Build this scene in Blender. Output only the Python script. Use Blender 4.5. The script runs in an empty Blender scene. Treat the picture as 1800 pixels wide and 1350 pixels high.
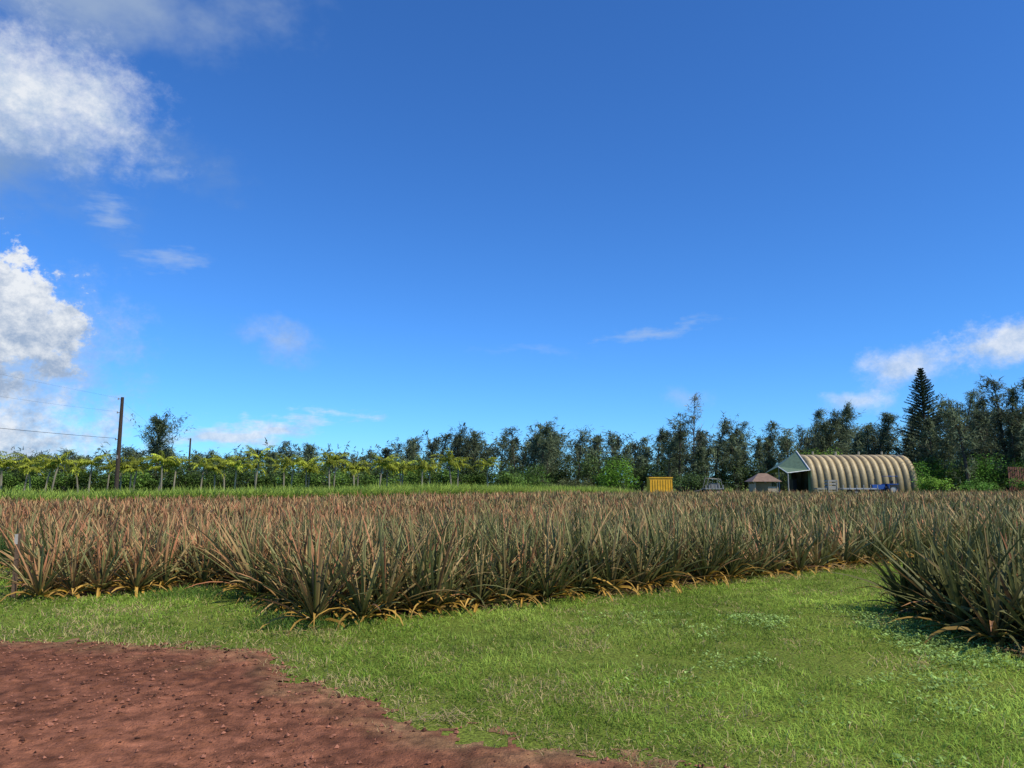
import bpy, math, numpy as np
from mathutils import Vector
R = np.random.default_rng(7)
sc = bpy.context.scene
COL = sc.collection

# ---------------------------------------------------------------- helpers
def vnoise(x, y, scale, seed=0):
    g = np.random.default_rng(1000+seed).random((256,256))
    x = np.asarray(x)/scale+1000.; y = np.asarray(y)/scale+1000.
    xi = np.floor(x).astype(int); yi = np.floor(y).astype(int)
    fx = x-xi; fy = y-yi; fx = fx*fx*(3-2*fx); fy = fy*fy*(3-2*fy)
    a=g[xi%256,yi%256]; b=g[(xi+1)%256,yi%256]; c=g[xi%256,(yi+1)%256]; d=g[(xi+1)%256,(yi+1)%256]
    return (a*(1-fx)+b*fx)*(1-fy)+(c*(1-fx)+d*fx)*fy
def fbm(x,y,scale,seed=0,oct=4):
    s=0;a=1;t=0
    for i in range(oct):
        s=s+a*vnoise(x,y,scale/(2**i),seed+i); t+=a; a*=.5
    return s/t

class MB:
    def __init__(s): s.V=[];s.F4=[];s.F3=[];s.C=[];s.n=0
    def add(s,V,F,C):
        V=np.asarray(V,float).reshape(-1,3)
        C=np.asarray(C,float)
        if C.ndim==1: C=np.tile(C,(len(V),1))
        F=np.asarray(F,int)
        if len(F):
            (s.F4 if F.shape[1]==4 else s.F3).append(F+s.n)
        s.V.append(V);s.C.append(C);s.n+=len(V)
    def build(s,name,mat,smooth=False,parent=None):
        V=np.concatenate(s.V);C=np.concatenate(s.C)
        F4=np.concatenate(s.F4) if s.F4 else np.zeros((0,4),int)
        F3=np.concatenate(s.F3) if s.F3 else np.zeros((0,3),int)
        me=bpy.data.meshes.new(name)
        me.vertices.add(len(V)); me.vertices.foreach_set('co',V.ravel().astype(np.float32))
        me.loops.add(F4.size+F3.size)
        me.loops.foreach_set('vertex_index',np.concatenate([F4.ravel(),F3.ravel()]).astype(np.int32))
        me.polygons.add(len(F4)+len(F3))
        ls=np.concatenate([np.arange(len(F4))*4, len(F4)*4+np.arange(len(F3))*3]).astype(np.int32)
        me.polygons.foreach_set('loop_start',ls)
        me.polygons.foreach_set('use_smooth',np.full(len(ls),smooth))
        me.update(calc_edges=True); me.validate()
        ca=me.color_attributes.new('Col','FLOAT_COLOR','POINT')
        ca.data.foreach_set('color',np.concatenate([C,np.ones((len(C),1))],1).ravel().astype(np.float32))
        me.materials.append(mat)
        o=bpy.data.objects.new(name,me); COL.objects.link(o)
        if parent: o.parent=parent
        return o

def strips(mb, base, az, e0, bend, L, W, nseg, cb, ct, vee=0.0, tw=0.0, prof=None, cpow=1.5):
    base=np.asarray(base,float); N=len(base)
    bc=lambda v: np.broadcast_to(np.asarray(v,float),(N,)).copy()
    az=bc(az);e0=bc(e0);bend=bc(bend);L=bc(L);W=bc(W);tw=bc(tw)
    cb=np.broadcast_to(cb,(N,3)); ct=np.broadcast_to(ct,(N,3))
    K=nseg+1; m=3 if vee else 2
    if prof is None:
        tt=np.linspace(0,1,K); prof=np.maximum(1-tt**1.8,0.06)
    p=base.copy()
    V=np.zeros((N,K,m,3)); C=np.zeros((N,K,m,3))
    for k in range(K):
        t=k/nseg; e=e0-bend*t**1.4
        d=np.stack([np.cos(e)*np.cos(az),np.cos(e)*np.sin(az),np.sin(e)],1)
        if k>0: p=p+d*(L/nseg)[:,None]
        h=np.stack([-np.sin(az),np.cos(az),0*az],1); n=np.cross(d,h)
        s=h*np.cos(tw)[:,None]+n*np.sin(tw)[:,None]
        w=(W*prof[k]*.5)[:,None]
        c=cb+(ct-cb)*(t**cpow)
        if m==2:
            V[:,k,0]=p-s*w; V[:,k,1]=p+s*w; C[:,k,0]=c; C[:,k,1]=c
        else:
            V[:,k,0]=p-s*w; V[:,k,1]=p-n*w*vee; V[:,k,2]=p+s*w
            C[:,k,0]=c;C[:,k,1]=c*.9;C[:,k,2]=c
    idx=np.arange(N*K*m).reshape(N,K,m)
    F=[]
    for j in range(m-1):
        F.append(np.stack([idx[:,:-1,j],idx[:,:-1,j+1],idx[:,1:,j+1],idx[:,1:,j]],-1).reshape(-1,4))
    mb.add(V.reshape(-1,3),np.concatenate(F),C.reshape(-1,3))

def tube(mb,pts,rads,col,n=7):
    pts=np.asarray(pts,float); K=len(pts)
    V=[]
    for i in range(K):
        d=pts[min(i+1,K-1)]-pts[max(i-1,0)]; d=d/np.linalg.norm(d)
        a=np.cross(d,[0,0,1.]) if abs(d[2])<.9 else np.cross(d,[1.,0,0]); a/=np.linalg.norm(a); b=np.cross(d,a)
        th=np.arange(n)*2*np.pi/n
        V.append(pts[i]+rads[i]*(np.cos(th)[:,None]*a+np.sin(th)[:,None]*b))
    V=np.concatenate(V); F=[]
    for i in range(K-1):
        for j in range(n):
            F.append([i*n+j,i*n+(j+1)%n,(i+1)*n+(j+1)%n,(i+1)*n+j])
    mb.add(V,F,col)
    for i in (0,K-1):
        vv=np.concatenate([V[i*n:(i+1)*n],[pts[i]]]); ff=[[j,(j+1)%n,n] for j in range(n)]
        mb.add(vv,ff,col)

def box(mb,c,s,col,rot=0.0,taper=1.0):
    x,y,z=[v/2 for v in s]
    V=np.array([[-x,-y,-z],[x,-y,-z],[x,y,-z],[-x,y,-z],[-x*taper,-y*taper,z],[x*taper,-y*taper,z],[x*taper,y*taper,z],[-x*taper,y*taper,z]])
    ca,sa=math.cos(rot),math.sin(rot)
    V=V@np.array([[ca,sa,0],[-sa,ca,0],[0,0,1]])+np.array(c)
    mb.add(V,[[0,3,2,1],[4,5,6,7],[0,1,5,4],[1,2,6,5],[2,3,7,6],[3,0,4,7]],col)

def wheel(mb,c,r,w,axis='y',col=(.02,.02,.02),hub=(.3,.3,.3)):
    n=20; th=np.arange(n)*2*np.pi/n
    prof=[(-w/2,r*.55),(-w/2,r*.92),(-w*.35,r),(w*.35,r),(w/2,r*.92),(w/2,r*.55)]
    V=[]
    for a,rr in prof:
        V.append(np.stack([rr*np.cos(th),np.full(n,a),rr*np.sin(th)],1))
    V=np.concatenate(V)
    if axis=='x': V=V[:,[1,0,2]]
    V=V+np.array(c)
    F=[[i*n+j,i*n+(j+1)%n,(i+1)*n+(j+1)%n,(i+1)*n+j] for i in range(5) for j in range(n)]
    mb.add(V,F,col)
    off=[0,w*.35,0] if axis=='y' else [w*.35,0,0]
    off=np.array(off)
    tube(mb,[np.array(c)-off,np.array(c)+off],[r*.56]*2,hub,12)

# ---------------------------------------------------------------- materials
def newmat(name):
    m=bpy.data.materials.new(name); m.use_nodes=True
    nt=m.node_tree; nt.nodes.clear()
    out=nt.nodes.new('ShaderNodeOutputMaterial')
    return m,nt,out
def nn(nt,t,**k):
    n=nt.nodes.new(t)
    for a,b in k.items(): setattr(n,a,b)
    return n
def mat_vc(name,rough=.6,trans=0.0,nscale=8.,namp=.5,spec=.3,bump=0.0,bscale=40):
    m,nt,out=newmat(name); L=nt.links
    at=nn(nt,'ShaderNodeAttribute',attribute_name='Col')
    ge=nn(nt,'ShaderNodeNewGeometry')
    no=nn(nt,'ShaderNodeTexNoise'); no.inputs['Scale'].default_value=nscale; no.inputs['Detail'].default_value=3
    L.new(ge.outputs['Position'],no.inputs['Vector'])
    mr=nn(nt,'ShaderNodeMapRange'); mr.inputs[1].default_value=.3; mr.inputs[2].default_value=.7
    mr.inputs[3].default_value=1-namp*.5; mr.inputs[4].default_value=1+namp*.5
    L.new(no.outputs['Fac'],mr.inputs[0])
    mx=nn(nt,'ShaderNodeVectorMath',operation='SCALE')
    L.new(at.outputs['Color'],mx.inputs[0]); L.new(mr.outputs[0],mx.inputs['Scale'])
    p=nn(nt,'ShaderNodeBsdfPrincipled'); p.inputs['Roughness'].default_value=rough
    p.inputs['Specular IOR Level'].default_value=spec
    L.new(mx.outputs[0],p.inputs['Base Color'])
    if bump:
        n2=nn(nt,'ShaderNodeTexNoise'); n2.inputs['Scale'].default_value=bscale; n2.inputs['Detail'].default_value=6
        L.new(ge.outputs['Position'],n2.inputs['Vector'])
        b=nn(nt,'ShaderNodeBump'); b.inputs['Strength'].default_value=bump; b.inputs['Distance'].default_value=.02
        L.new(n2.outputs['Fac'],b.inputs['Height']); L.new(b.outputs[0],p.inputs['Normal'])
    if trans:
        t=nn(nt,'ShaderNodeBsdfTranslucent'); L.new(mx.outputs[0],t.inputs['Color'])
        ms=nn(nt,'ShaderNodeMixShader'); ms.inputs[0].default_value=trans
        L.new(p.outputs[0],ms.inputs[1]); L.new(t.outputs[0],ms.inputs[2]); L.new(ms.outputs[0],out.inputs[0])
    else: L.new(p.outputs[0],out.inputs[0])
    return m
M_leaf=mat_vc('pineapple_leaf',.5,.15,6,.4,.10)
M_grass=mat_vc('grass_blades',.6,.4,3,.4,.1)
M_fol=mat_vc('tree_foliage',.7,.25,.5,.6,.1)
M_paint=mat_vc('painted_metal',.5,0,3,.35,.4)
M_wood=mat_vc('weathered_wood',.85,0,12,.6,.2,.4,30)
M_dirt=mat_vc('red_dirt',.95,0,14,.7,.1,1.,55)
M_stone=mat_vc('red_gravel',.9,0,30,.5,.2)

# ---------------------------------------------------------------- field layout (metres)
O=np.array([-2.1,8.65]); D=np.array([.82,.572]); Nn=np.array([-.572,.82])
B1=9.2; B2=12.8
def ab(x,y):
    rx=x-O[0]; ry=y-O[1]; return rx*D[0]+ry*D[1], rx*Nn[0]+ry*Nn[1]
def road_edge(x):
    return np.interp(x,[-30,-9,-5.2,-3.5,-2.3,-1.9,-1.2,-.75,0,.96,2.5,5,30],[16,9.3,8.05,7.6,7.3,6.5,6.0,5.35,4.95,4.5,3.8,3,-4])
def sd_road(x,y):   # >0 inside dirt
    return road_edge(x)-y+(fbm(x,y,.9,50)-.5)*.8+(fbm(x,y,.18,60)-.5)*.4
def back_edge(x): return np.interp(x,[-90,-40,-12,5,20,120],[22,42,66,84,86,88])
def in_block1(x,y):
    a,b=ab(x,y); a0=np.where(b<4.1,0.,-2.5)
    return (b>0)&(b<B1)&(a>a0)
def in_block2(x,y):
    a,b=ab(x,y); return (b>B2)&(y<back_edge(x))
def in_block3(x,y):
    return (x>4.75+.25*np.sin(y*3))&(y>7.2)&(y<9.9+(x-4.8)*.7)

# ---------------------------------------------------------------- ground
def ground_mat():
    m,nt,out=newmat('grass_ground'); L=nt.links
    ge=nn(nt,'ShaderNodeNewGeometry')
    def noise(s,d=6,r=.6):
        n=nn(nt,'ShaderNodeTexNoise'); n.inputs['Scale'].default_value=s; n.inputs['Detail'].default_value=d; n.inputs['Roughness'].default_value=r
        L.new(ge.outputs['Position'],n.inputs['Vector']); return n
    n1=noise(.7); n2=noise(40,4)
    c1=nn(nt,'ShaderNodeValToRGB'); c1.color_ramp.elements[0].position=.3; c1.color_ramp.elements[1].position=.7
    c1.color_ramp.elements[0].color=(.13,.20,.03,1); c1.color_ramp.elements[1].color=(.23,.31,.055,1)
    L.new(n1.outputs['Fac'],c1.inputs[0])
    c2=nn(nt,'ShaderNodeValToRGB'); c2.color_ramp.elements[0].position=.35; c2.color_ramp.elements[1].position=.7
    c2.color_ramp.elements[0].color=(.4,.34,.30,1); c2.color_ramp.elements[1].color=(1.2,1.1,.95,1)
    L.new(n2.outputs['Fac'],c2.inputs[0])
    mx=nn(nt,'ShaderNodeMix',data_type='RGBA',blend_type='MULTIPLY'); mx.inputs[0].default_value=1
    L.new(c1.outputs[0],mx.inputs[6]); L.new(c2.outputs[0],mx.inputs[7])
    p=nn(nt,'ShaderNodeBsdfPrincipled'); p.inputs['Roughness'].default_value=.9; p.inputs['Specular IOR Level'].default_value=.1
    L.new(mx.outputs[2],p.inputs['Base Color'])
    b=nn(nt,'ShaderNodeBump'); b.inputs['Strength'].default_value=.8; b.inputs['Distance'].default_value=.03
    L.new(n2.outputs['Fac'],b.inputs['Height']); L.new(b.outputs[0],p.inputs['Normal'])
    L.new(p.outputs[0],out.inputs[0]); return m
mb=MB()
g=np.concatenate([[-2500,-900,-300],np.linspace(-120,120,61),[300,900,2500]])
X,Y=np.meshgrid(g,g,indexing='ij'); n=len(g)
idx=np.arange(n*n).reshape(n,n)
F=np.stack([idx[:-1,:-1],idx[1:,:-1],idx[1:,1:],idx[:-1,1:]],-1).reshape(-1,4)
mb.add(np.stack([X.ravel(),Y.ravel(),0*X.ravel()],1),F,(.1,.15,.03)); mb.build('ground',ground_mat())

def sheet(name,x0,x1,y0,y1,step,mask,zf,cf,mat):
    xs=np.arange(x0,x1,step); ys=np.arange(y0,y1,step)
    X,Y=np.meshgrid(xs,ys,indexing='ij'); nx,ny=X.shape
    mk=mask(X,Y)
    idx=np.arange(nx*ny).reshape(nx,ny)
    ok=mk[:-1,:-1]&mk[1:,:-1]&mk[1:,1:]&mk[:-1,1:]
    F=np.stack([idx[:-1,:-1],idx[1:,:-1],idx[1:,1:],idx[:-1,1:]],-1)[ok]
    used=np.unique(F); rem=np.full(nx*ny,-1); rem[used]=np.arange(len(used))
    V=np.stack([X.ravel(),Y.ravel(),zf(X,Y).ravel()],1)[used]
    C=cf(X,Y).reshape(-1,3)[used]
    mb=MB(); mb.add(V,rem[F],C); return mb.build(name,mat,smooth=True)
def dz(X,Y):
    e=np.clip(sd_road(X,Y)*3,0,1)
    l=fbm(X,Y,.35,3,4); f=fbm(X,Y,.09,9,2)
    return .004+e*(.015*l+.05*np.clip(f-.5,0,1)+.03*fbm(X,Y,1.6,12,2))
def dc(X,Y):
    n=fbm(X,Y,1.3,21,5)[...,None]; k=fbm(X,Y,.12,31,3)[...,None]
    c=np.array([.20,.080,.043])*(.5+.85*n)*(.35+1.3*k)
    s=sd_road(X,Y)[...,None]
    st=np.clip(1-s*1.4,0,1)*np.clip(fbm(X,Y,.22,41,3)[...,None]*2-.4,0,1)
    return c*(1-st*.75)+np.array([.24,.16,.075])*st*.75*(.5+k)
sheet('dirt_road',-9,6,2.2,10.8,.025,lambda X,Y:sd_road(X,Y)+(fbm(X,Y,.14,65,2)-.40)*.8>0,dz,dc,M_dirt)
sheet('dirt_road',-40,40,-30,16,.4,lambda X,Y:(sd_road(X,Y)>.3)&~((X>-8.9)&(X<5.9)&(Y>2.3)),lambda X,Y:0*X+.006,dc,M_dirt)
def sc_(X,Y):
    n=fbm(X,Y,.5,5,4)[...,None]; return np.array([.12,.065,.032])*(.4+n)
sheet('field_soil',-60,80,6,90,.25,lambda X,Y:in_block1(X-.1,Y-.1)|in_block2(X,Y)|in_block3(X,Y+.1),lambda X,Y:0*X+.008+.02*fbm(X,Y,.6,8,2),sc_,M_dirt)

# gravel on the dirt
mb=MB(); N=24000
x=R.uniform(-8,4,N*3); y=2.3+R.random(N*3)**1.2*7; k=sd_road(x,y)>-.1; x=x[k][:N];y=y[k][:N]; N=len(x)
clump=fbm(x,y,.8,77,3); k=R.random(N)<np.clip((clump-.3)*2.5,0.15,1); x=x[k];y=y[k];N=len(x)
s=.004+.015*R.random(N)**3.5
octa=np.array([[1,0,0],[0,1,0],[-1,0,0],[0,-1,0],[0,0,.8],[0,0,-.6]],float)
V=octa[None]*s[:,None,None]*R.uniform(.6,1.4,(N,6,1))
th=R.uniform(0,6.28,N); V=np.stack([V[:,:,0]*np.cos(th)[:,None]-V[:,:,1]*np.sin(th)[:,None],V[:,:,0]*np.sin(th)[:,None]+V[:,:,1]*np.cos(th)[:,None],V[:,:,2]],-1)
V+=np.stack([x,y,dz(x,y)+s*.4],1)[:,None]
f=np.array([[0,1,4],[1,2,4],[2,3,4],[3,0,4],[1,0,5],[2,1,5],[3,2,5],[0,3,5]])
F=(f[None]+np.arange(N)[:,None,None]*6).reshape(-1,3)
C=np.repeat(np.array([[.18,.075,.045]])*R.uniform(.2,1.9,(N,1)),6,0)
mb.add(V.reshape(-1,3),F,C); mb.build('gravel',M_stone)

# ---------------------------------------------------------------- lawn
mb=MB(); N=440000
th=R.uniform(-.80,.80,N); r=R.uniform(3.6,21,N); x=r*np.sin(th); y=r*np.cos(th)
sd=sd_road(x,y); a,b=ab(x,y)
inpl=in_block1(x,y-.3)&in_block1(x+.2,y-.2)|in_block2(x,y)|(in_block3(x,y)&in_block3(x-.3,y-.3))
thin=fbm(x,y,.55,91,3); tuf=fbm(x,y,.14,92,2)
pe=np.clip((-sd+ (tuf-.5)*1.4)/.5+.35,0,1)
pe=np.where(sd>.5,.004,pe)
keep=(~inpl)&(R.random(N)<pe)&(R.random(N)<np.clip((thin-.24)*6,0.2,1))
x,y,r,sd,thin=[v[keep] for v in (x,y,r,sd,thin)]; N=len(x)
cl=fbm(x,y,1.2,95,3); c2=fbm(x,y,.25,97,3); c3=fbm(x,y,2.6,99,3)
gr=np.array([.25,.38,.05]); br=np.array([.39,.52,.09]); dk=np.array([.15,.25,.035]); st=np.array([.54,.43,.20])
mix=np.clip((cl-.35)*3+ (x*.07),0,1)[:,None]
c=gr*(1-mix)+br*mix; m2=np.clip((.50-c2)*5,0,1)[:,None]; c=c*(1-m2*.8)+dk*m2*.8
c=c*(.74+.55*np.clip((c3-.25)*2,0,1))[:,None]
left=(np.clip((-x-1)*.35,0,1)*.35)
dead=R.random(N)<(.04+.45*np.clip(1+sd*1.4,0,1)+left*.4+.4*np.clip((fbm(x,y,.7,101,3)-.58)*6,0,1)); c[dead]=st
c=c*R.uniform(.65,1.3,(N,1))
Ln=(.022+.055*R.random(N)**1.5)*(.5+1.1*c2)*(1+.5*(cl-.5))
az=R.uniform(0,2*np.pi,N)
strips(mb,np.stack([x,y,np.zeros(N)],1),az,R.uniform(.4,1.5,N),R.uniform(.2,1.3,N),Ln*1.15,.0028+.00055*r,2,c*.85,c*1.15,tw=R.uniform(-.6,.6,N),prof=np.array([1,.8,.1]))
# broad-leaved low weeds on the right of the lawn
n=46000; x=R.uniform(.8,6.4,n); y=R.uniform(4.3,9.5,n); w=fbm(x,y,.7,111,4)
k=(sd_road(x,y)<-.5)&(R.random(n)<np.clip((w-.43)*5,0,1)*np.clip((x-.8)/2.5,.1,1)); x=x[k];y=y[k];n=len(x)
c=np.array([.31,.45,.13])*R.uniform(.5,1.6,(n,1))
strips(mb,np.stack([x,y,R.uniform(.015,.05,n)],1),R.uniform(0,6.28,n),R.uniform(-.3,.9,n),.3,R.uniform(.018,.04,n),R.uniform(.009,.022,n),2,c,c,tw=R.uniform(-.6,.6,n),prof=np.array([.5,1,.2]))
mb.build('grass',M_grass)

# tall weeds: row ends, gap between blocks and rim beyond the field
def weeds(name,x,y,h,cb,ct,W,nseg=2):
    mb=MB(); n=len(x)
    v=R.uniform(.6,1.35,(n,1))
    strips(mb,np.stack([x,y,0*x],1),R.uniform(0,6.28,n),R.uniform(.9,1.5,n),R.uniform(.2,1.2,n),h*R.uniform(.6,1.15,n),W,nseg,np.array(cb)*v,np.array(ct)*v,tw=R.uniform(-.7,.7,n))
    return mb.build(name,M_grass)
n=34000; aa=R.uniform(-25,50,n); bb=R.uniform(B1,B2,n); x=O[0]+aa*D[0]+bb*Nn[0]; y=O[1]+aa*D[1]+bb*Nn[1]
k=fbm(x,y,1.5,120,2)>.36; x=x[k];y=y[k]
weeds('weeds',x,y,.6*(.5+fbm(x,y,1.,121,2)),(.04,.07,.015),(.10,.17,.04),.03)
n=90000; x=R.uniform(-75,14,n); y=back_edge(x)+.5+R.uniform(0,1,n)**1.3*14
hh=(.9+.8*fbm(x,y,3.,130,3))*np.interp(x,[-75,-30,-8,14],[1.0,.9,1.3,.8])
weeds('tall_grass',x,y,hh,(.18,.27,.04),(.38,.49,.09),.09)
n=1800; x=np.r_[R.normal(-2.35,.35,n//2),R.normal(-4.4,.4,n//2)]; y=np.r_[R.normal(8.75,.22,n//2),R.normal(11.1,.35,n//2)]
weeds('weeds',x,y,np.full(n,.16),(.09,.17,.03),(.18,.31,.06),.007)

# ---------------------------------------------------------------- pineapples
def rows(b0,b1,a0f,a1,sp=.34,prs=(.46,.72),seed=0):
    out=[];b=b0;i=0
    while b<b1:
        a=np.arange(a0f(b),a1,sp); a=a+R.uniform(-.14,.14,len(a)); bb=b+R.normal(0,.09,len(a))
        out.append(np.stack([O[0]+a*D[0]+bb*Nn[0],O[1]+a*D[1]+bb*Nn[1]],1)); b+=prs[i%2]; i+=1
    return np.concatenate(out)
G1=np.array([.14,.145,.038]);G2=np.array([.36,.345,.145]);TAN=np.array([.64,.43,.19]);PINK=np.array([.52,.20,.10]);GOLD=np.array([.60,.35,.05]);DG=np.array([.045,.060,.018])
def pine(mb,P,nl,nseg,vee,hs=1.,wm=1.,green=0.,LM=1.,wb=0.):
    n=len(P)
    if n==0: return
    ph=np.repeat(R.uniform(.68,1.2,n)*hs*.78,nl); px=np.repeat(P[:,0],nl); py=np.repeat(P[:,1],nl)
    N=n*nl; q=np.tile((np.arange(nl)+.5)/nl,n)      # 0 inner .. 1 outer
    az=np.tile(np.arange(nl)*2.39996,n)+np.repeat(R.uniform(0,6.28,n),nl)+R.normal(0,.28,N)
    e0=1.44-1.02*q**.85+R.normal(0,.20,N); bend=.05+.65*q**1.2*R.uniform(0,2.,N)
    L=(.70+.48*np.sin(np.pi*np.clip(q*.85+.12,0,1)))*ph*R.uniform(.6,1.2,N)*LM
    old=(q>.68)&(R.random(N)<.75*(1-green*.6)); bend[old]+=R.uniform(.6,1.9,old.sum()); L[old]*=.88
    W=.040*wm*R.uniform(.75,1.2,N)
    zone=np.clip(.45-px*.055+ (fbm(px,py,5.,140,3)-.5)*2.6,0,1)
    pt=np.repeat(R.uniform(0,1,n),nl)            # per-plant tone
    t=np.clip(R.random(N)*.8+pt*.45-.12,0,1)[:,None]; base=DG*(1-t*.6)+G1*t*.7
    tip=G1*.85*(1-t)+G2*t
    warm=(R.random(N)<(.30+wb+.33*zone+.25*(pt-.5))*(1-green))
    t2=R.random((N,1)); wc=np.where(R.random((N,1))<.22+.34*zone[:,None],PINK*(1-t2*.5)+TAN*t2*.4,TAN*(.45+.6*t2))
    tip[warm]=wc[warm]; base[warm]=(G1*.5+wc*.18)[warm]
    no=int(old.sum())
    base[old]=GOLD*R.uniform(.2,.85,(no,1)); tip[old]=(GOLD*.55+TAN*.3)*R.uniform(.35,1.3,(no,1))
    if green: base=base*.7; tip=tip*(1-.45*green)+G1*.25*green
    rr=.02+.05*q
    B=np.stack([px+np.cos(az)*rr,py+np.sin(az)*rr,.05+.10*(1-q)],1)
    prof=np.interp(np.linspace(0,1,nseg+1),[0,.25,.6,.85,1],[1,1,.70,.34,.03])
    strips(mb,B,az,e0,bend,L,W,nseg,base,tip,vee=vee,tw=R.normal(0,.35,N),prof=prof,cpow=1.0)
def fov(P,m=6): return (np.abs(P[:,0])<P[:,1]*.70+m)
# block 1
P=rows(.15,B1-.1,lambda b:.1 if b<4.1 else -2.4,95); P=P[fov(P)]
P=P[~in_block3(P[:,0],P[:,1])]; P=P[P[:,1]<90]
d=np.hypot(P[:,0],P[:,1]); bb_=ab(P[:,0],P[:,1])[1]; mb=MB()
m=d<14
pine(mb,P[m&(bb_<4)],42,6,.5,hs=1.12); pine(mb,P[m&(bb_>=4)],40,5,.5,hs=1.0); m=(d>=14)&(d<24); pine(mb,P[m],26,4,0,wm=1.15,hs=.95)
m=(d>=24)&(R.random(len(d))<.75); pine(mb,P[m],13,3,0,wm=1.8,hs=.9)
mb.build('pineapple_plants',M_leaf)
# block 2 (younger, lower planting behind the track)
P=rows(B2+.2,130,lambda b:-60,120,sp=.42,prs=(.5,.95)); P=P[fov(P)&(P[:,1]<back_edge(P[:,0]))&(P[:,1]>5)]
P=P[R.random(len(P))<np.clip((fbm(P[:,0],P[:,1],4.,150,2)-.2)*4,.3,1)]
d=np.hypot(P[:,0],P[:,1]); mb=MB()
m=d<30; pine(mb,P[m],22,3,0,hs=.66,wm=1.1,wb=.2)
m=(d>=30)&(d<52)&(R.random(len(d))<.85); pine(mb,P[m],12,3,0,hs=.70,wm=1.8,wb=.22)
m=(d>=52)&(R.random(len(d))<.6); pine(mb,P[m],9,2,0,hs=.82,wm=2.7,wb=.22)
mb.build('pineapple_plants',M_leaf)
# block 3 (right, greener)
a=np.arange(4.85,14,.36); Ps=[]
for k in range(13):
    yy=7.3+k*.46+ (a-4.85)*.35; Ps.append(np.stack([a+R.uniform(-.14,.14,len(a)),yy+R.uniform(-.12,.12,len(a))],1))
P=np.concatenate(Ps); P=P[in_block3(P[:,0],P[:,1])]
mb=MB(); pine(mb,P,36,6,.5,hs=1.14,green=.7,wm=1.25); mb.build('pineapple_plants',M_leaf)
# dry leaf litter along row ends
n=900; t=R.uniform(-.3,14,n); x=O[0]+t*D[0]+R.normal(0,.12,n); y=O[1]+t*D[1]+R.normal(-.02,.13,n)
k=R.random(n)<np.clip((fbm(x,y,.8,160,2)-.3)*3,0,1); x=x[k];y=y[k]
n2=600; x=np.r_[x,R.uniform(4.6,7,n2)]; y=np.r_[y,R.normal(7.2,.14,n2)]; n=len(x)
mb=MB(); c=(TAN*.7)*R.uniform(.3,1.1,(n,1))
strips(mb,np.stack([x,y,R.uniform(.01,.06,n)],1),R.uniform(0,6.28,n),R.uniform(0,.5,n),R.uniform(0,.8,n),R.uniform(.08,.35,n),.018,3,c,c*1.1)
mb.build('dry_leaf_litter',M_leaf)
mb=MB(); n=60; x=R.normal(-.45,.1,n); y=R.normal(5.35,.07,n)
strips(mb,np.stack([x,y,R.uniform(.01,.04,n)],1),R.uniform(0,6.28,n),R.uniform(0,.4,n),.3,R.uniform(.06,.2,n),.006,3,np.array([.5,.38,.2]),np.array([.5,.38,.2]))
mb.build('dry_grass_tuft',M_grass)

# ---------------------------------------------------------------- trees
BARK=np.array([.11,.09,.07])
def ironwood(mb,x,y,H,spread,lean=(.06,0),dens=40,col=(.055,.075,.04),low=.1,nb=6,gap=.15,nseg=1,ls=1.,wl=1.,thick=1.,pw=2.2):
    lean=np.array([lean[0],lean[1],0])
    def ax(t): return np.array([x,y,0])+np.array([0,0,1])*t*H*.95+lean*H*t**2
    ts=np.linspace(0,1,7); r0=.02*H*thick
    tube(mb,[ax(t) for t in ts],[max(r0*(1-t*.93),.02) for t in ts],BARK,6)
    n=int(H*nb); t=low+(1-low)*R.random(n)**.85
    ph=R.uniform(0,6); band=np.sin(t*H*1.3+ph)*.5+.5
    k=R.random(n)>gap*band*1.6; t=t[k]; n=len(t)
    az=R.uniform(0,6.28,n); el=R.uniform(.15,.8,n)+t*.4
    lob=.75+.5*np.sin(az*2+t*H*.9+ph)           # lopsided crown
    bl=spread*(1-np.clip((t-.25)/.75,0,1)**pw*.86)*R.uniform(.35,1.25,n)*np.clip(.6+2*t,0,1)*np.clip(lob,.35,1.25)
    B=np.array([x,y,0])+np.outer(t*H*.93,[0,0,1])+lean*H*(t**2)[:,None]
    dr=np.stack([np.cos(el)*np.cos(az),np.cos(el)*np.sin(az),np.sin(el)],1)+lean*3.
    strips(mb,B,np.arctan2(dr[:,1],dr[:,0]),el,.2,bl,.05+.006*H,2,BARK,BARK)
    m=n*dens; rp=np.repeat(np.arange(n),dens)
    u=.15+.95*R.random(m)**.9
    sg=(.10+.035*spread)*(1.3-.6*u)
    Pp=B[rp]+dr[rp]*(bl[rp]*u)[:,None]+R.normal(0,1,(m,3))*sg[:,None]*np.array([1,1,.8])
    sh=R.uniform(.5,1.6,n)[rp][:,None]*R.uniform(.75,1.25,(m,1))
    c=np.array(col)*sh
    daz=np.arctan2(dr[:,1],dr[:,0])
    strips(mb,Pp,daz[rp]+R.normal(0,.7,m),R.uniform(-.4,1.4,m),R.uniform(.2,1.2,m),R.uniform(.3,.8,m)*ls,R.uniform(.05,.11,m)*wl,nseg,c,c*1.15,tw=R.uniform(-1.2,1.2,m),prof=np.array([1,.15]) if nseg==1 else None)
def grove(mb,x,y,H,spread,dens,nb,col,ls=1.,wl=1.,low=.06,k=3,lean=.05):
    for i in range(k):
        h=H*(1 if i==0 else R.uniform(.55,.93)); dx=0 if i==0 else R.normal(0,spread*.5)
        ironwood(mb,x+dx,y+R.normal(0,1.2),h,spread*(h/H)*R.uniform(.8,1.15),lean=(lean+R.normal(0,.09),R.normal(0,.04)),dens=dens,nb=nb,col=np.array(col)*R.uniform(.75,1.25),low=low,gap=.15,wl=wl,ls=ls,pw=R.uniform(1.,1.8))
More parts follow.
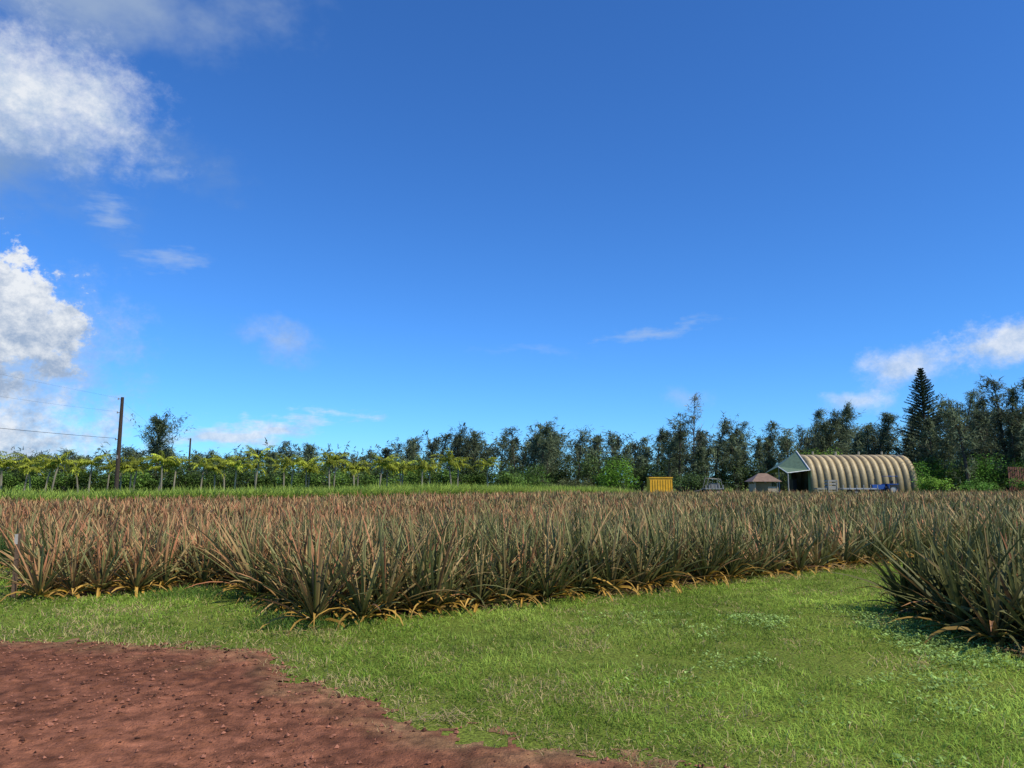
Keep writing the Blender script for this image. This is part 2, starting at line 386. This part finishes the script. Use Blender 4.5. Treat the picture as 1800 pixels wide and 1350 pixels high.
def bush(mb,x,y,H,W,n=4000,col=(.06,.12,.02),lobes=9,ls=.28):
    lo=np.stack([R.normal(0,W*.28,lobes),R.normal(0,W*.22,lobes),R.uniform(.25,.8,lobes)*H],1); lr=R.uniform(.18,.34,lobes)*min(H,W)
    lo[:,2]=np.minimum(lo[:,2],H-lr)
    for i in range(lobes): tube(mb,[[x,y,0],[x+lo[i,0],y+lo[i,1],lo[i,2]]],[.08,.03],BARK,5)
    i=R.integers(0,lobes,n); v=R.normal(0,1,(n,3)); v/=np.linalg.norm(v,axis=1)[:,None]
    P=lo[i]+v*(lr[i]*R.uniform(.45,1.15,n))[:,None]; P[:,2]=np.abs(P[:,2]); P+=[x,y,0]
    c=np.array(col)*R.uniform(.6,1.4,lobes)[i][:,None]*R.uniform(.7,1.3,(n,1))
    strips(mb,P,np.arctan2(v[:,1],v[:,0])+R.normal(0,.6,n),R.uniform(-.4,.9,n),R.uniform(.2,1,n),R.uniform(.5,1,n)*ls,R.uniform(.3,.6,n)*ls,2,c,c,tw=R.uniform(-.8,.8,n),prof=np.array([.3,1,.1]))

PX=np.array([-120,-100,-88,-84,-78,-68,-64,-55,-49,-45,-39,-33,-27,-21.5,-15.6,-9.8,-5,2,6,10,14,18,20,23,27,32,37,41,45,49,53,56,60,64.5,68,73,78,95])
PH=np.array([6,6,6,6.5,6.3,7.0,8,7,6.3,7.6,8.6,7.2,6.8,9.0,10.8,11.0,9.8,11.2,11.6,10.4,11.2,10.4,9.4,10.6,12.6,11.8,10.4,12,10.6,10.2,12,14.2,12,13,16,16,17,17])
mb=MB()
x=-102.
while x<88:
    yy=130+R.uniform(-6,6); H=np.interp(x,PX,PH)*R.uniform(.86,1.14)*(yy/130)
    grove(mb,x*yy/130,yy,H,R.uniform(3.2,5.8),20,6,np.array([.11,.14,.075])*R.uniform(.75,1.25),wl=1.6,ls=1.1,k=3,lean=.06)
    x+=R.uniform(2.3,5.0)
for x in np.arange(-108,96,3.6):
    xx=x+R.uniform(-1,1); yy=144+R.uniform(-3,3)
    ironwood(mb,xx*1.1,yy,np.interp(xx,PX,PH)*.86*1.08,5.,dens=22,nb=7,col=(.08,.105,.065),low=.02,gap=0,wl=2.8,ls=1.3,pw=3)
mb.build('ironwood_treeline',M_fol)
mb=MB()
for x in np.arange(-100,90,2.8):
    big=R.random()<.4
    bush(mb,x+R.uniform(-1,1),119+R.uniform(-3,3),R.uniform(3.2,4.8)+(1.8 if big else 0),5.,n=1300,col=np.array([.08,.125,.04])*R.uniform(.5,1.6),ls=.46)
mb.build('shrub_hedgerow',M_fol)
# named individual trees
def tree(name,fn,*a,**k):
    mb=MB(); fn(mb,*a,**k); return mb.build(name,M_fol)
tree('ironwood_tree',ironwood,-58,124,12.2,6.,lean=(0,0),dens=50,nb=8,low=.32,gap=.25,col=(.09,.12,.06),thick=1.2,wl=1.6,pw=3)
tree('ironwood_tree',ironwood,28.2,118,16.2,4.0,lean=(.03,0),dens=14,nb=4.5,low=.45,gap=.3,col=(.24,.24,.16),wl=1.,thick=.6,pw=1.6)
for x,y,H,s,l in [(46.8,112,12.8,4.6,.1),(53.5,112,12.4,4.6,.10),(51.4,118,14.8,4.2,.08),(56.6,97,13.0,4.2,-.02),(64.2,99,15.8,5.0,.05),(66,95,15.8,5.6,.03),(70,98,17,5.6,.0),(75,100,16.5,5.4,.04),(56.5,114,12.6,4.2,.05),(68,108,14.5,5,.05),(24.8,115,12.2,4.8,.1),(31.5,116,11.8,4.8,.06),(5.5,118,11.2,4.8,.05),(39,115,11.2,4.6,.1)]:
    tree('ironwood_tree',grove,x,y,H,s,29,6.5,(.115,.145,.078),ls=1.05,wl=1.4,k=3,lean=l)
def norfolk(mb,x,y,H):
    tube(mb,[[x,y,0],[x,y,H*.6],[x,y,H]],[.3,.18,.03],BARK,8)
    z=3.
    while z<H-.25:
        t=z/H; Lb=np.interp(t,[.15,.6,.8,1],[3.4,2.8,1.75,.15]); a0=R.uniform(0,6.28); nb=7
        for i in range(nb):
            az=a0+i*6.283/nb+R.normal(0,.1); Lx=Lb*R.uniform(.8,1.1); e=.18+.35*t
            d=np.array([math.cos(e)*math.cos(az),math.cos(e)*math.sin(az),math.sin(e)])
            tube(mb,[[x,y,z],np.array([x,y,z])+d*Lx],[.05,.015],BARK,4)
            m=int(26+Lx*30); u=R.uniform(.12,1,m)
            Pp=np.array([x,y,z])+d*(Lx*u)[:,None]
            side=np.where(R.random(m)<.5,1,-1)
            c=np.array([.05,.078,.044])*R.uniform(.6,1.4,(m,1))
            strips(mb,Pp,az+side*R.uniform(.4,1.2,m),R.uniform(.1,.9,m),-.2,R.uniform(.2,.45,m)*(1.1-.5*u),.10,1,c,c,tw=R.uniform(-1,1,m),prof=np.array([1,.3]))
        z+=.60-.25*t
tree('norfolk_pine_tree',norfolk,58.4,107,17.8)
# broadleaf bushes
for nm,x,y,H,W,n,c in [('broadleaf_bush',14.2,104,5.0,4.2,4200,(.13,.26,.03)),('broadleaf_bush',43.5,108,6.8,5.,4000,(.18,.31,.04)),
    ('broadleaf_bush',54.6,98,5.6,5.,5000,(.10,.22,.03)),('broadleaf_bush',59,97,5.4,6,5000,(.09,.20,.03)),('broadleaf_bush',64,95,4.8,6,4500,(.10,.21,.035)),
    ('broadleaf_bush',50.2,91,2.3,2.6,2200,(.22,.38,.06)),('broadleaf_bush',56,91,2.1,5,2200,(.12,.24,.045)),('broadleaf_bush',62,90,2.4,6,2600,(.10,.20,.035)),('broadleaf_bush',68,92,4,6,3000,(.09,.18,.035)),
    ('broadleaf_bush',1.5,112,4.4,5,2600,(.10,.18,.035)),('broadleaf_bush',7.5,102,2.4,7,2500,(.13,.15,.06)),('broadleaf_bush',-12,100,3.8,6,2800,(.16,.27,.04)),('broadleaf_bush',24,106,3.2,6,2200,(.09,.15,.05))]:
    mb=MB(); bush(mb,x,y,H,W,n,c,lobes=14); mb.build(nm,M_fol)

# palm rows
def palm(mb,x,y,H,g):
    l=R.normal(0,.05,2)
    tr=[[x+l[0]*H*t*t,y+l[1]*H*t*t,H*.68*t] for t in (0,.3,.7,1)]
    tube(mb,tr,[.13,.09,.085,.075],(.30,.27,.2),7)
    top=np.array(tr[-1]); tube(mb,[top,top+[0,0,.5]],[.1,.05],(.2,.3,.07),7)
    top=top+[0,0,.4]; nf=13
    for i in range(nf):
        az=i*2.4+R.normal(0,.25); e0=R.uniform(.25,1.4); Lf=H*.36*R.uniform(.75,1.2)+.3; bend=R.uniform(.9,1.9)
        K=8; p=top.copy(); pts=[p]
        for k in range(K):
            e=e0-bend*((k+.5)/K)**1.2
            p=p+np.array([math.cos(e)*math.cos(az),math.cos(e)*math.sin(az),math.sin(e)])*Lf/K; pts.append(p)
        pts=np.array(pts); tube(mb,pts,np.linspace(.03,.008,K+1),(.25,.27,.06),4)
        u=np.linspace(.12,1,20); pos=np.stack([np.interp(u*K,np.arange(K+1),pts[:,j]) for j in range(3)],1)
        for sgn in (-1,1):
            m=len(u); c=np.array(g)*R.uniform(.6,1.25,(m,1))*(1.5 if R.random()<.2 else 1)*R.uniform(.7,1.2)
            strips(mb,pos,az+sgn*(1.25-.7*u)+R.normal(0,.1,m),R.uniform(.0,.35,m),R.uniform(.6,1.5,m),(.65-.35*np.abs(u-.4))*.9,.10,2,c,c*np.array([1.2,1.05,.7]),tw=R.uniform(-.3,.3,m))
mb=MB()
for ry,sp,x0,x1 in ((80,2.5,-64,-4),(86,2.8,-68,-3)):
    for x in np.arange(x0,x1,sp):
        if R.random()<.06: continue
        xx=x+R.uniform(-.8,.8); yy=ry+R.uniform(-1.5,1.5)+(x+30)*.08
        palm(mb,xx,yy,R.uniform(3.5,5.2)*np.interp(xx,[-60,-5],[1.0,1.04]),np.array([.29,.35,.05])*R.uniform(.65,1.2))
mb.build('palm_tree_row',M_fol)
mb=MB()
for x in np.arange(-74,2,2.6):
    bush(mb,x+R.uniform(-1,1),95+R.uniform(-2,2),R.uniform(2.2,3.6),4.,n=1500,col=np.array([.11,.19,.035])*R.uniform(.4,1.3),ls=.36)
mb.build('hedge',M_fol)

# ---------------------------------------------------------------- utility poles and wires
def empty(name,loc=(0,0,0)):
    e=bpy.data.objects.new(name,None); e.empty_display_size=.3; COL.objects.link(e); return e
WD=(.055,.04,.03)
def pole(x,y,H):
    e=empty('utility_pole'); mb=MB(); tube(mb,[[x,y,0],[x+.0,y,H*.5],[x+.02,y,H]],[.19,.165,.13],WD,12); mb.build('shaft',M_wood,True,e)
    mb=MB()
    for z in (H-.15,H-1.35,H-3.7):
        tube(mb,[[x-.16,y,z],[x-.34,y,z]],[.03,.03],(.2,.2,.2),6); tube(mb,[[x-.34,y,z-.07],[x-.34,y,z+.09]],[.055,.04],(.25,.22,.2),8)
    box(mb,(x,y-.19,H*.42),(.12,.04,.3),(.3,.3,.28))
    mb.build('insulators',M_paint,False,e)
pole(-34.2,66,9.0); pole(-55.2,130,9.1); pole(-32.0,14,9.0)
mb=MB()
def wire(a,b,sag,r):
    t=np.linspace(0,1,25); a=np.array(a);b=np.array(b)
    p=a+(b-a)*t[:,None]; p[:,2]-=sag*4*t*(1-t); tube(mb,p,[r]*25,(.02,.02,.02),4)
for z,sg,r in ((8.94,.3,.004),(7.74,.6,.004),(5.4,.3,.014)):
    wire((-34.5,66,z),(-32.3,14,z),sg,r)
wire((-34.5,66,8.94),(-55.5,130,9.),1.,.005); wire((-34.5,66,7.74),(-55.5,130,7.8),1.,.005)
mb.build('overhead_wires',M_paint)
# stake at field corner
e=empty('wooden_stake'); mb=MB(); box(mb,(-7.02,10.95,.44),(.05,.05,.88),(.14,.09,.055),.2,.9); mb.build('post',M_wood,False,e)
mb=MB(); box(mb,(-7.025,10.915,.80),(.04,.015,.14),(.5,.46,.38),.2); mb.build('marker_tag',M_paint,False,e)

# ---------------------------------------------------------------- arched barn
hut=empty('quonset_hut')
x0,x1,yc,hw,hh=37.2,50.6,99.,4.,5.15
nr=15; per=12; S=nr*per+1; T=36
mb=MB(); s=np.linspace(0,1,S); t=np.linspace(0,np.pi,T+1)
bul=np.abs(np.sin(np.pi*s*nr))**.7
Rr=1+.075*bul[:,None]
cs=np.cos(t); sn=np.clip(np.sin(t),0,1)
yy=yc+hw*Rr*(-np.sign(cs)*np.abs(cs)**.8)[None]; zz=hh*(.93*Rr)*(sn**.75)[None]
xx=np.broadcast_to((x0+(x1-x0)*s)[:,None],yy.shape)
V=np.stack([xx,yy,zz],-1).reshape(-1,3)
idx=np.arange(S*(T+1)).reshape(S,T+1)
F=np.stack([idx[:-1,:-1],idx[1:,:-1],idx[1:,1:],idx[:-1,1:]],-1).reshape(-1,4)
wv=fbm(V[:,0],V[:,2],.8,200,4)
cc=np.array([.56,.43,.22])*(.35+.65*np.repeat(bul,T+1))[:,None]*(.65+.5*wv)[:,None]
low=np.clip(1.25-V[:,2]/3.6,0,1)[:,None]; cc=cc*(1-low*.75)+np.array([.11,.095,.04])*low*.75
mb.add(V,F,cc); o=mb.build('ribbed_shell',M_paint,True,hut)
md=o.modifiers.new('Solidify','SOLIDIFY'); md.thickness=.06; md.offset=-1
# rear end wall
mb=MB(); pr=np.stack([np.full(T+1,x1-.1),yc+hw*.98*(-np.sign(cs)*np.abs(cs)**.8),hh*.91*(sn**.75)],1)
mb.add(np.concatenate([pr,[[x1-.1,yc,0]]]),[[i,i+1,T+1] for i in range(T)],(.3,.27,.17)); mb.build('end_wall',M_paint,False,hut)
# front: gable sheet with doorway, porch canopy
GR=(.13,.20,.11)
mb=MB()
pr=np.stack([np.full(T+1,x0+.12),yc+hw*.97*(-np.sign(cs)*np.abs(cs)**.8),hh*.9*(sn**.75)],1)
up=pr[pr[:,2]>3.1]; nU=len(up)
mb.add(np.concatenate([up,[[x0+.12,yc,3.05]]]),[[i,i+1,nU] for i in range(nU-1)],GR)
for yo in (-3.45,3.45): box(mb,(x0+.12,yc+yo,1.5),(.06,1.0,3.0),GR)
mb.build('front_gable',M_paint,False,hut)
mb=MB()
V=[[x0-.1,yc-4.2,3.1],[x0-.1,yc,5.6],[x0-2.6,yc,3.6],[x0-3.0,yc-4.4,2.75],[x0-.1,yc+4.2,3.1],[x0-3.0,yc+4.4,2.75]]
mb.add(V,[[0,1,2,3],[1,4,5,2]],(.13,.19,.11)); o=mb.build('porch_canopy',M_paint,False,hut)
md=o.modifiers.new('Solidify','SOLIDIFY'); md.thickness=.05
mb=MB()
for p in ([x0-2.9,yc-4.3],[x0-2.9,yc+4.3],[x0-2.5,yc]): tube(mb,[[*p,0],[*p,2.75 if p[1]!=yc else 3.5]],[.07,.07],(.3,.3,.28),8)
tube(mb,[V[0],V[1]],[.09,.09],(.6,.6,.56),6); tube(mb,[V[1],V[4]],[.09,.09],(.6,.6,.56),6); tube(mb,[V[3],V[2]],[.06,.06],(.6,.6,.56),6); tube(mb,[V[0],V[3]],[.06,.06],(.6,.6,.56),6)
box(mb,(x0-.3,yc+1.5,1.),(.5,2,2),(.03,.03,.03))
for k in range(4): tube(mb,[[x0+2+k*3,yc,hh],[x0+2+k*3,yc,hh+.42]],[.13,.13],(.3,.28,.2),8)
mb.build('frame_posts',M_paint,False,hut)

# small hip-roof shed
sh=empty('small_shed'); sx,sy=29.6,90.
mb=MB()
for dx in (-1.3,1.3):
    for dy in (-1.1,1.1): box(mb,(sx+dx,sy+dy,.85),(.12,.12,1.7),(.35,.3,.22))
box(mb,(sx,sy+1.1,.8),(2.48,.06,1.6),(.35,.27,.18)); box(mb,(sx-1.3,sy,.7),(.05,2.0,1.4),(.4,.33,.24)); box(mb,(sx+.7,sy-1.1,.55),(1.0,.05,1.1),(.4,.32,.22))
mb.build('walls',M_wood,False,sh)
mb=MB(); a=1.75;b=1.5;zt=2.65;zb=1.68
mb.add([[sx-a,sy-b,zb],[sx+a,sy-b,zb],[sx+a,sy+b,zb],[sx-a,sy+b,zb],[sx-.5,sy,zt],[sx+.5,sy,zt]],[[0,1,5,4],[2,3,4,5],[0,3,2,1]],(.20,.13,.085)); mb.add([[sx+a,sy-b,zb],[sx+a,sy+b,zb],[sx+.5,sy,zt],[sx-a,sy+b,zb],[sx-a,sy-b,zb],[sx-.5,sy,zt]],[[0,1,2],[3,4,5]],(.20,.13,.085))
mb.build('roof',M_paint,False,sh)

# yellow container
yc_=empty('yellow_container'); mb=MB(); cx,cy=17.0,88
YL=(.72,.40,.02)
box(mb,(cx,cy,1.12),(2.6,1.7,1.9),YL)
for k in np.linspace(-1.2,1.2,9): box(mb,(cx+k,cy-.88,1.1),(.09,.06,1.6),(.70,.385,.02))
box(mb,(cx,cy,2.13),(2.75,1.85,.12),YL)
mb.build('body',M_paint,False,yc_)
mb=MB()
box(mb,(cx-.9,cy,.1),(.2,1.7,.14),(.05,.05,.05)); box(mb,(cx+.9,cy,.1),(.2,1.7,.14),(.05,.05,.05)); mb.build('skids',M_paint,False,yc_)

# farm tractor (blue)
def tractor(x,y,col,k=1.):
    e=empty('farm_tractor')
    mb=MB(); box(mb,(x-.75,y,1.05),(1.5,.7,.55),col); box(mb,(x-1.5,y,1.0),(.08,.62,.5),(.03,.03,.03)); box(mb,(x+.45,y,.85),(1.0,.6,.5),(.04,.04,.05))
    for s_ in (-.72,.72): box(mb,(x+.75,y+s_,1.38),(1.15,.42,.08),col); box(mb,(x+.2,y+s_,1.15),(.08,.4,.5),col)
    mb.build('hood_and_fenders',M_paint,False,e)
    mb=MB(); box(mb,(x+.75,y,1.25),(.5,.5,.12),(.03,.03,.03)); box(mb,(x+.98,y,1.55),(.1,.5,.5),(.03,.03,.03)); tube(mb,[[x+.1,y,1.3],[x+.28,y,1.65]],[.025,.025],(.03,.03,.03),6)
    tube(mb,[[x-1,y+.2,1.3],[x-1,y+.2,2.0]],[.04,.04],(.03,.03,.03),6)
    for s_ in (-.5,.5): tube(mb,[[x+1.2,y+s_,1.1],[x+1.2,y+s_,2.3]],[.04,.04],(.05,.05,.05),6)
    box(mb,(x+.8,y,2.32),(1.3,1.2,.06),col); mb.build('seat_rops_exhaust',M_paint,False,e)
    mb=MB()
    for s_ in (-.72,.72): wheel(mb,(x+.75,y+s_,.72),.72,.38); wheel(mb,(x-1.15,y+s_*.9,.42),.42,.25)
    mb.build('wheels',M_paint,False,e)
tractor(44.3,91,(.02,.08,.30))
def trailer(x,y,L,col,frame=False,name='flatbed_trailer'):
    e=empty(name); mb=MB(); box(mb,(x,y,.85),(L,2,.14),col)
    for k in np.linspace(-L/2+.1,L/2-.1,6): box(mb,(x+k,y-1.02,1.05),(.07,.05,.5),(.3,.3,.3))
    tube(mb,[[x-L/2,y,.75],[x-L/2-1.1,y,.5]],[.06,.05],(.1,.1,.1),6); mb.build('deck',M_paint,False,e)
    mb=MB()
    for s_ in (-.85,.85):
        for q in (-.45,.45): wheel(mb,(x+q,y+s_,.38),.38,.22)
    mb.build('wheels',M_paint,False,e)
    if frame:
        mb=MB(); c=(.20,.20,.18)
        for s_ in (-.8,.8):
            tube(mb,[[x-L/2+.2,y+s_,.9],[x-L/2+.5,y+s_,2.1]],[.03,.03],c,6); tube(mb,[[x-L/2+.5,y+s_,2.1],[x+L/2-.3,y+s_,1.95]],[.03,.03],c,6); tube(mb,[[x+L/2-.3,y+s_,1.95],[x+L/2-.1,y+s_,.9]],[.03,.03],c,6)
        box(mb,(x+.2,y,1.2),(1.1,1.1,.6),(.14,.14,.12)); mb.build('rack',M_paint,False,e)
trailer(40.6,90,4.2,(.32,.33,.33)); trailer(23.6,90,2.2,(.2,.2,.18),True,'equipment_trailer')
e=empty('pallet_crates'); mb=MB()
for i,(dx,z,c) in enumerate([(0,.5,(.32,.3,.26)),(0,1.42,(.33,.31,.27)),(-1.3,.5,(.3,.28,.22))]):
    for q in (-.35,0,.35): box(mb,(37.6+dx,90,z-.0+q),(1.15,1.05,.2),c)
    for q in (-.5,.5): box(mb,(37.6+dx+q,89.44,z),(.1,.05,.9),c)
mb.build('crates',M_wood,False,e)
# rusty fence panel at right among trees
e=empty('rusty_fence'); mb=MB()
for k in np.arange(60.4,68,.28): box(mb,(k,92.6,2.0 ),(.2,.04,2.9),np.array([.20,.09,.06])*R.uniform(.7,1.2))
for z in (1.,3.2): box(mb,(64.2,92.66,z),(7.8,.06,.12),(.2,.08,.05))
mb.build('panels',M_wood,False,e)

# ---------------------------------------------------------------- world
w=bpy.data.worlds.new('World'); sc.world=w; w.use_nodes=True; nt=w.node_tree; nt.nodes.clear(); L=nt.links
SE=math.radians(50); SR=math.radians(124)
out=nn(nt,'ShaderNodeOutputWorld'); bg=nn(nt,'ShaderNodeBackground'); bg.inputs[1].default_value=.118
sky=nn(nt,'ShaderNodeTexSky',sky_type='NISHITA'); sky.sun_disc=False; sky.sun_elevation=SE; sky.sun_rotation=SR
sky.altitude=500; sky.air_density=.95; sky.dust_density=.05; sky.ozone_density=2.8
tc=nn(nt,'ShaderNodeTexCoord')
def M(op,a,b=None,c=None,clamp=False):
    n=nn(nt,'ShaderNodeMath',operation=op,use_clamp=clamp)
    for i,v in enumerate((a,b,c)):
        if v is None: continue
        if isinstance(v,(int,float)): n.inputs[i].default_value=v
        else: L.new(v,n.inputs[i])
    return n.outputs[0]
sp=nn(nt,'ShaderNodeSeparateXYZ'); L.new(tc.outputs['Generated'],sp.inputs[0])
def wnoise(scale,det,rough,stretch=1.,dist=0.):
    mp=nn(nt,'ShaderNodeMapping'); mp.inputs['Scale'].default_value=(1,1,stretch); L.new(tc.outputs['Generated'],mp.inputs[0])
    n=nn(nt,'ShaderNodeTexNoise'); n.inputs['Scale'].default_value=scale; n.inputs['Detail'].default_value=det; n.inputs['Roughness'].default_value=rough; n.inputs['Distortion'].default_value=dist
    L.new(mp.outputs[0],n.inputs['Vector']); return n
az0=M('MULTIPLY',M('ARCTAN2',sp.outputs[0],sp.outputs[1]),57.2958); el0=M('MULTIPLY',M('ARCSINE',sp.outputs[2]),57.2958)
nw=wnoise(16,4,.6); sw=nn(nt,'ShaderNodeSeparateXYZ'); L.new(nw.outputs['Color'],sw.inputs[0])
az=M('ADD',az0,M('MULTIPLY',M('SUBTRACT',sw.outputs[0],.5),4.)); el=M('ADD',el0,M('MULTIPLY',M('SUBTRACT',sw.outputs[1],.5),2.6))
AE=nn(nt,'ShaderNodeCombineXYZ'); L.new(az,AE.inputs[0]); L.new(el,AE.inputs[1])
nA=wnoise(20,6,.68,1.3).outputs['Fac']; nB=wnoise(42,5,.7,1.2).outputs['Fac']; nS=wnoise(22,6,.6,4.).outputs['Fac']; nC=wnoise(8,5,.6,1.5).outputs['Fac']
base=nn(nt,'ShaderNodeMix',data_type='RGBA',blend_type='MULTIPLY'); base.inputs[0].default_value=1; base.inputs[7].default_value=(.41,.90,1.52,1)
L.new(sky.outputs[0],base.inputs[6]); cur=base.outputs[2]
shB=M('MULTIPLY_ADD',nB,3.,-1.0)
W1=(7.1,7.4,7.8,1); GY=(2.1,3.1,4.7,1); LG=(4.0,5.0,6.5,1); MG=(2.9,3.8,5.3,1)
def blob(a,e,rx,ry,rot,noise,k,soft,op,c1,c2=None,shk=.35):
    global cur
    mp=nn(nt,'ShaderNodeMapping',vector_type='TEXTURE'); mp.inputs['Location'].default_value=(a,e,0); mp.inputs['Rotation'].default_value=(0,0,math.radians(rot)); mp.inputs['Scale'].default_value=(rx,ry,1)
    L.new(AE.outputs[0],mp.inputs[0])
    ln=nn(nt,'ShaderNodeVectorMath',operation='LENGTH'); L.new(mp.outputs[0],ln.inputs[0])
    f=M('SUBTRACT',M('MULTIPLY_ADD',noise,k,1-.5*k),ln.outputs['Value'])
    mr=nn(nt,'ShaderNodeMapRange',interpolation_type='SMOOTHSTEP'); mr.inputs[1].default_value=0; mr.inputs[2].default_value=soft; mr.inputs[4].default_value=op
    L.new(f,mr.inputs[0])
    mx=nn(nt,'ShaderNodeMix',data_type='RGBA'); L.new(mr.outputs[0],mx.inputs[0]); L.new(cur,mx.inputs[6])
    if c2 is None: mx.inputs[7].default_value=c1
    else:
        m2=nn(nt,'ShaderNodeMix',data_type='RGBA'); m2.inputs[6].default_value=c2; m2.inputs[7].default_value=c1
        s_=nn(nt,'ShaderNodeSeparateXYZ'); L.new(mp.outputs[0],s_.inputs[0])
        L.new(M('MULTIPLY_ADD',s_.outputs[1],shk,shB,clamp=True),m2.inputs[0]); L.new(m2.outputs[2],mx.inputs[7])
    cur=mx.outputs[2]
blob(-34,30.5,20,5.2,4,nC,2.0,1.2,.82,MG)
blob(-38,20.0,16,5.8,0,nC,2.0,1.3,.9,GY)
blob(-34.5,24.2,10.6,5.6,-8,nA,1.5,1.0,.95,W1,LG)
blob(-35.5,8.0,11.0,7.2,0,nA,1.3,.85,.95,LG,MG)
blob(-35,2.8,10.5,4.4,0,nA,1.7,.85,.92,W1,MG)
blob(-36.0,10.2,6.6,5.0,-10,nA,2.1,.24,.98,W1,MG,.6)
blob(-17.4,10.1,3.6,2.1,-8,nA,1.7,1.2,.6,LG,MG)
blob(11,11.3,5.5,.75,8,nS,2.2,1.1,.5,LG)
blob(1.5,10,5.,.5,0,nS,2.2,1.4,.22,LG)
blob(28.2,7.8,4.8,1.7,8,nA,1.8,1.0,.75,W1,LG)
blob(34.6,8.5,5.2,2.2,0,nA,1.8,.8,.85,W1,LG)
blob(24.6,5.3,2.8,1.1,-3,nA,1.7,1.0,.65,W1,LG)
blob(-19,3.6,8.5,1.3,10,nS,2.2,.9,.85,W1,LG)
blob(-25.2,15.2,3.4,1.1,0,nS,2.4,1.3,.5,LG)
blob(-28.8,18.0,2.2,1.6,-30,nS,2.4,1.3,.5,LG)
blob(-25.8,20.8,1.8,.8,20,nA,2.2,1.3,.4,LG)
blob(13.4,6.1,2.4,1.1,0,nA,2.,1.4,.4,LG)
L.new(cur,bg.inputs[0]); L.new(bg.outputs[0],out.inputs[0])

# ---------------------------------------------------------------- sun, camera
ld=bpy.data.lights.new('sun','SUN'); ld.energy=5.0; ld.angle=math.radians(.5); ld.color=(1,.92,.77)
lo=bpy.data.objects.new('sun',ld); COL.objects.link(lo)
S=Vector((math.sin(SR)*math.cos(SE),math.cos(SR)*math.cos(SE),math.sin(SE)))
lo.rotation_euler=S.to_track_quat('Z','Y').to_euler(); lo.location=(30,-10,40)
cd=bpy.data.cameras.new('camera'); cd.lens=26.6; cd.sensor_width=36; cd.clip_end=6000; cd.clip_start=.05
co=bpy.data.objects.new('camera',cd); COL.objects.link(co); co.location=(0,0,1.6); co.rotation_euler=(math.radians(97.4),0,0)
sc.camera=co
sc.view_settings.view_transform='Standard'; sc.view_settings.look='None'; sc.view_settings.exposure=0
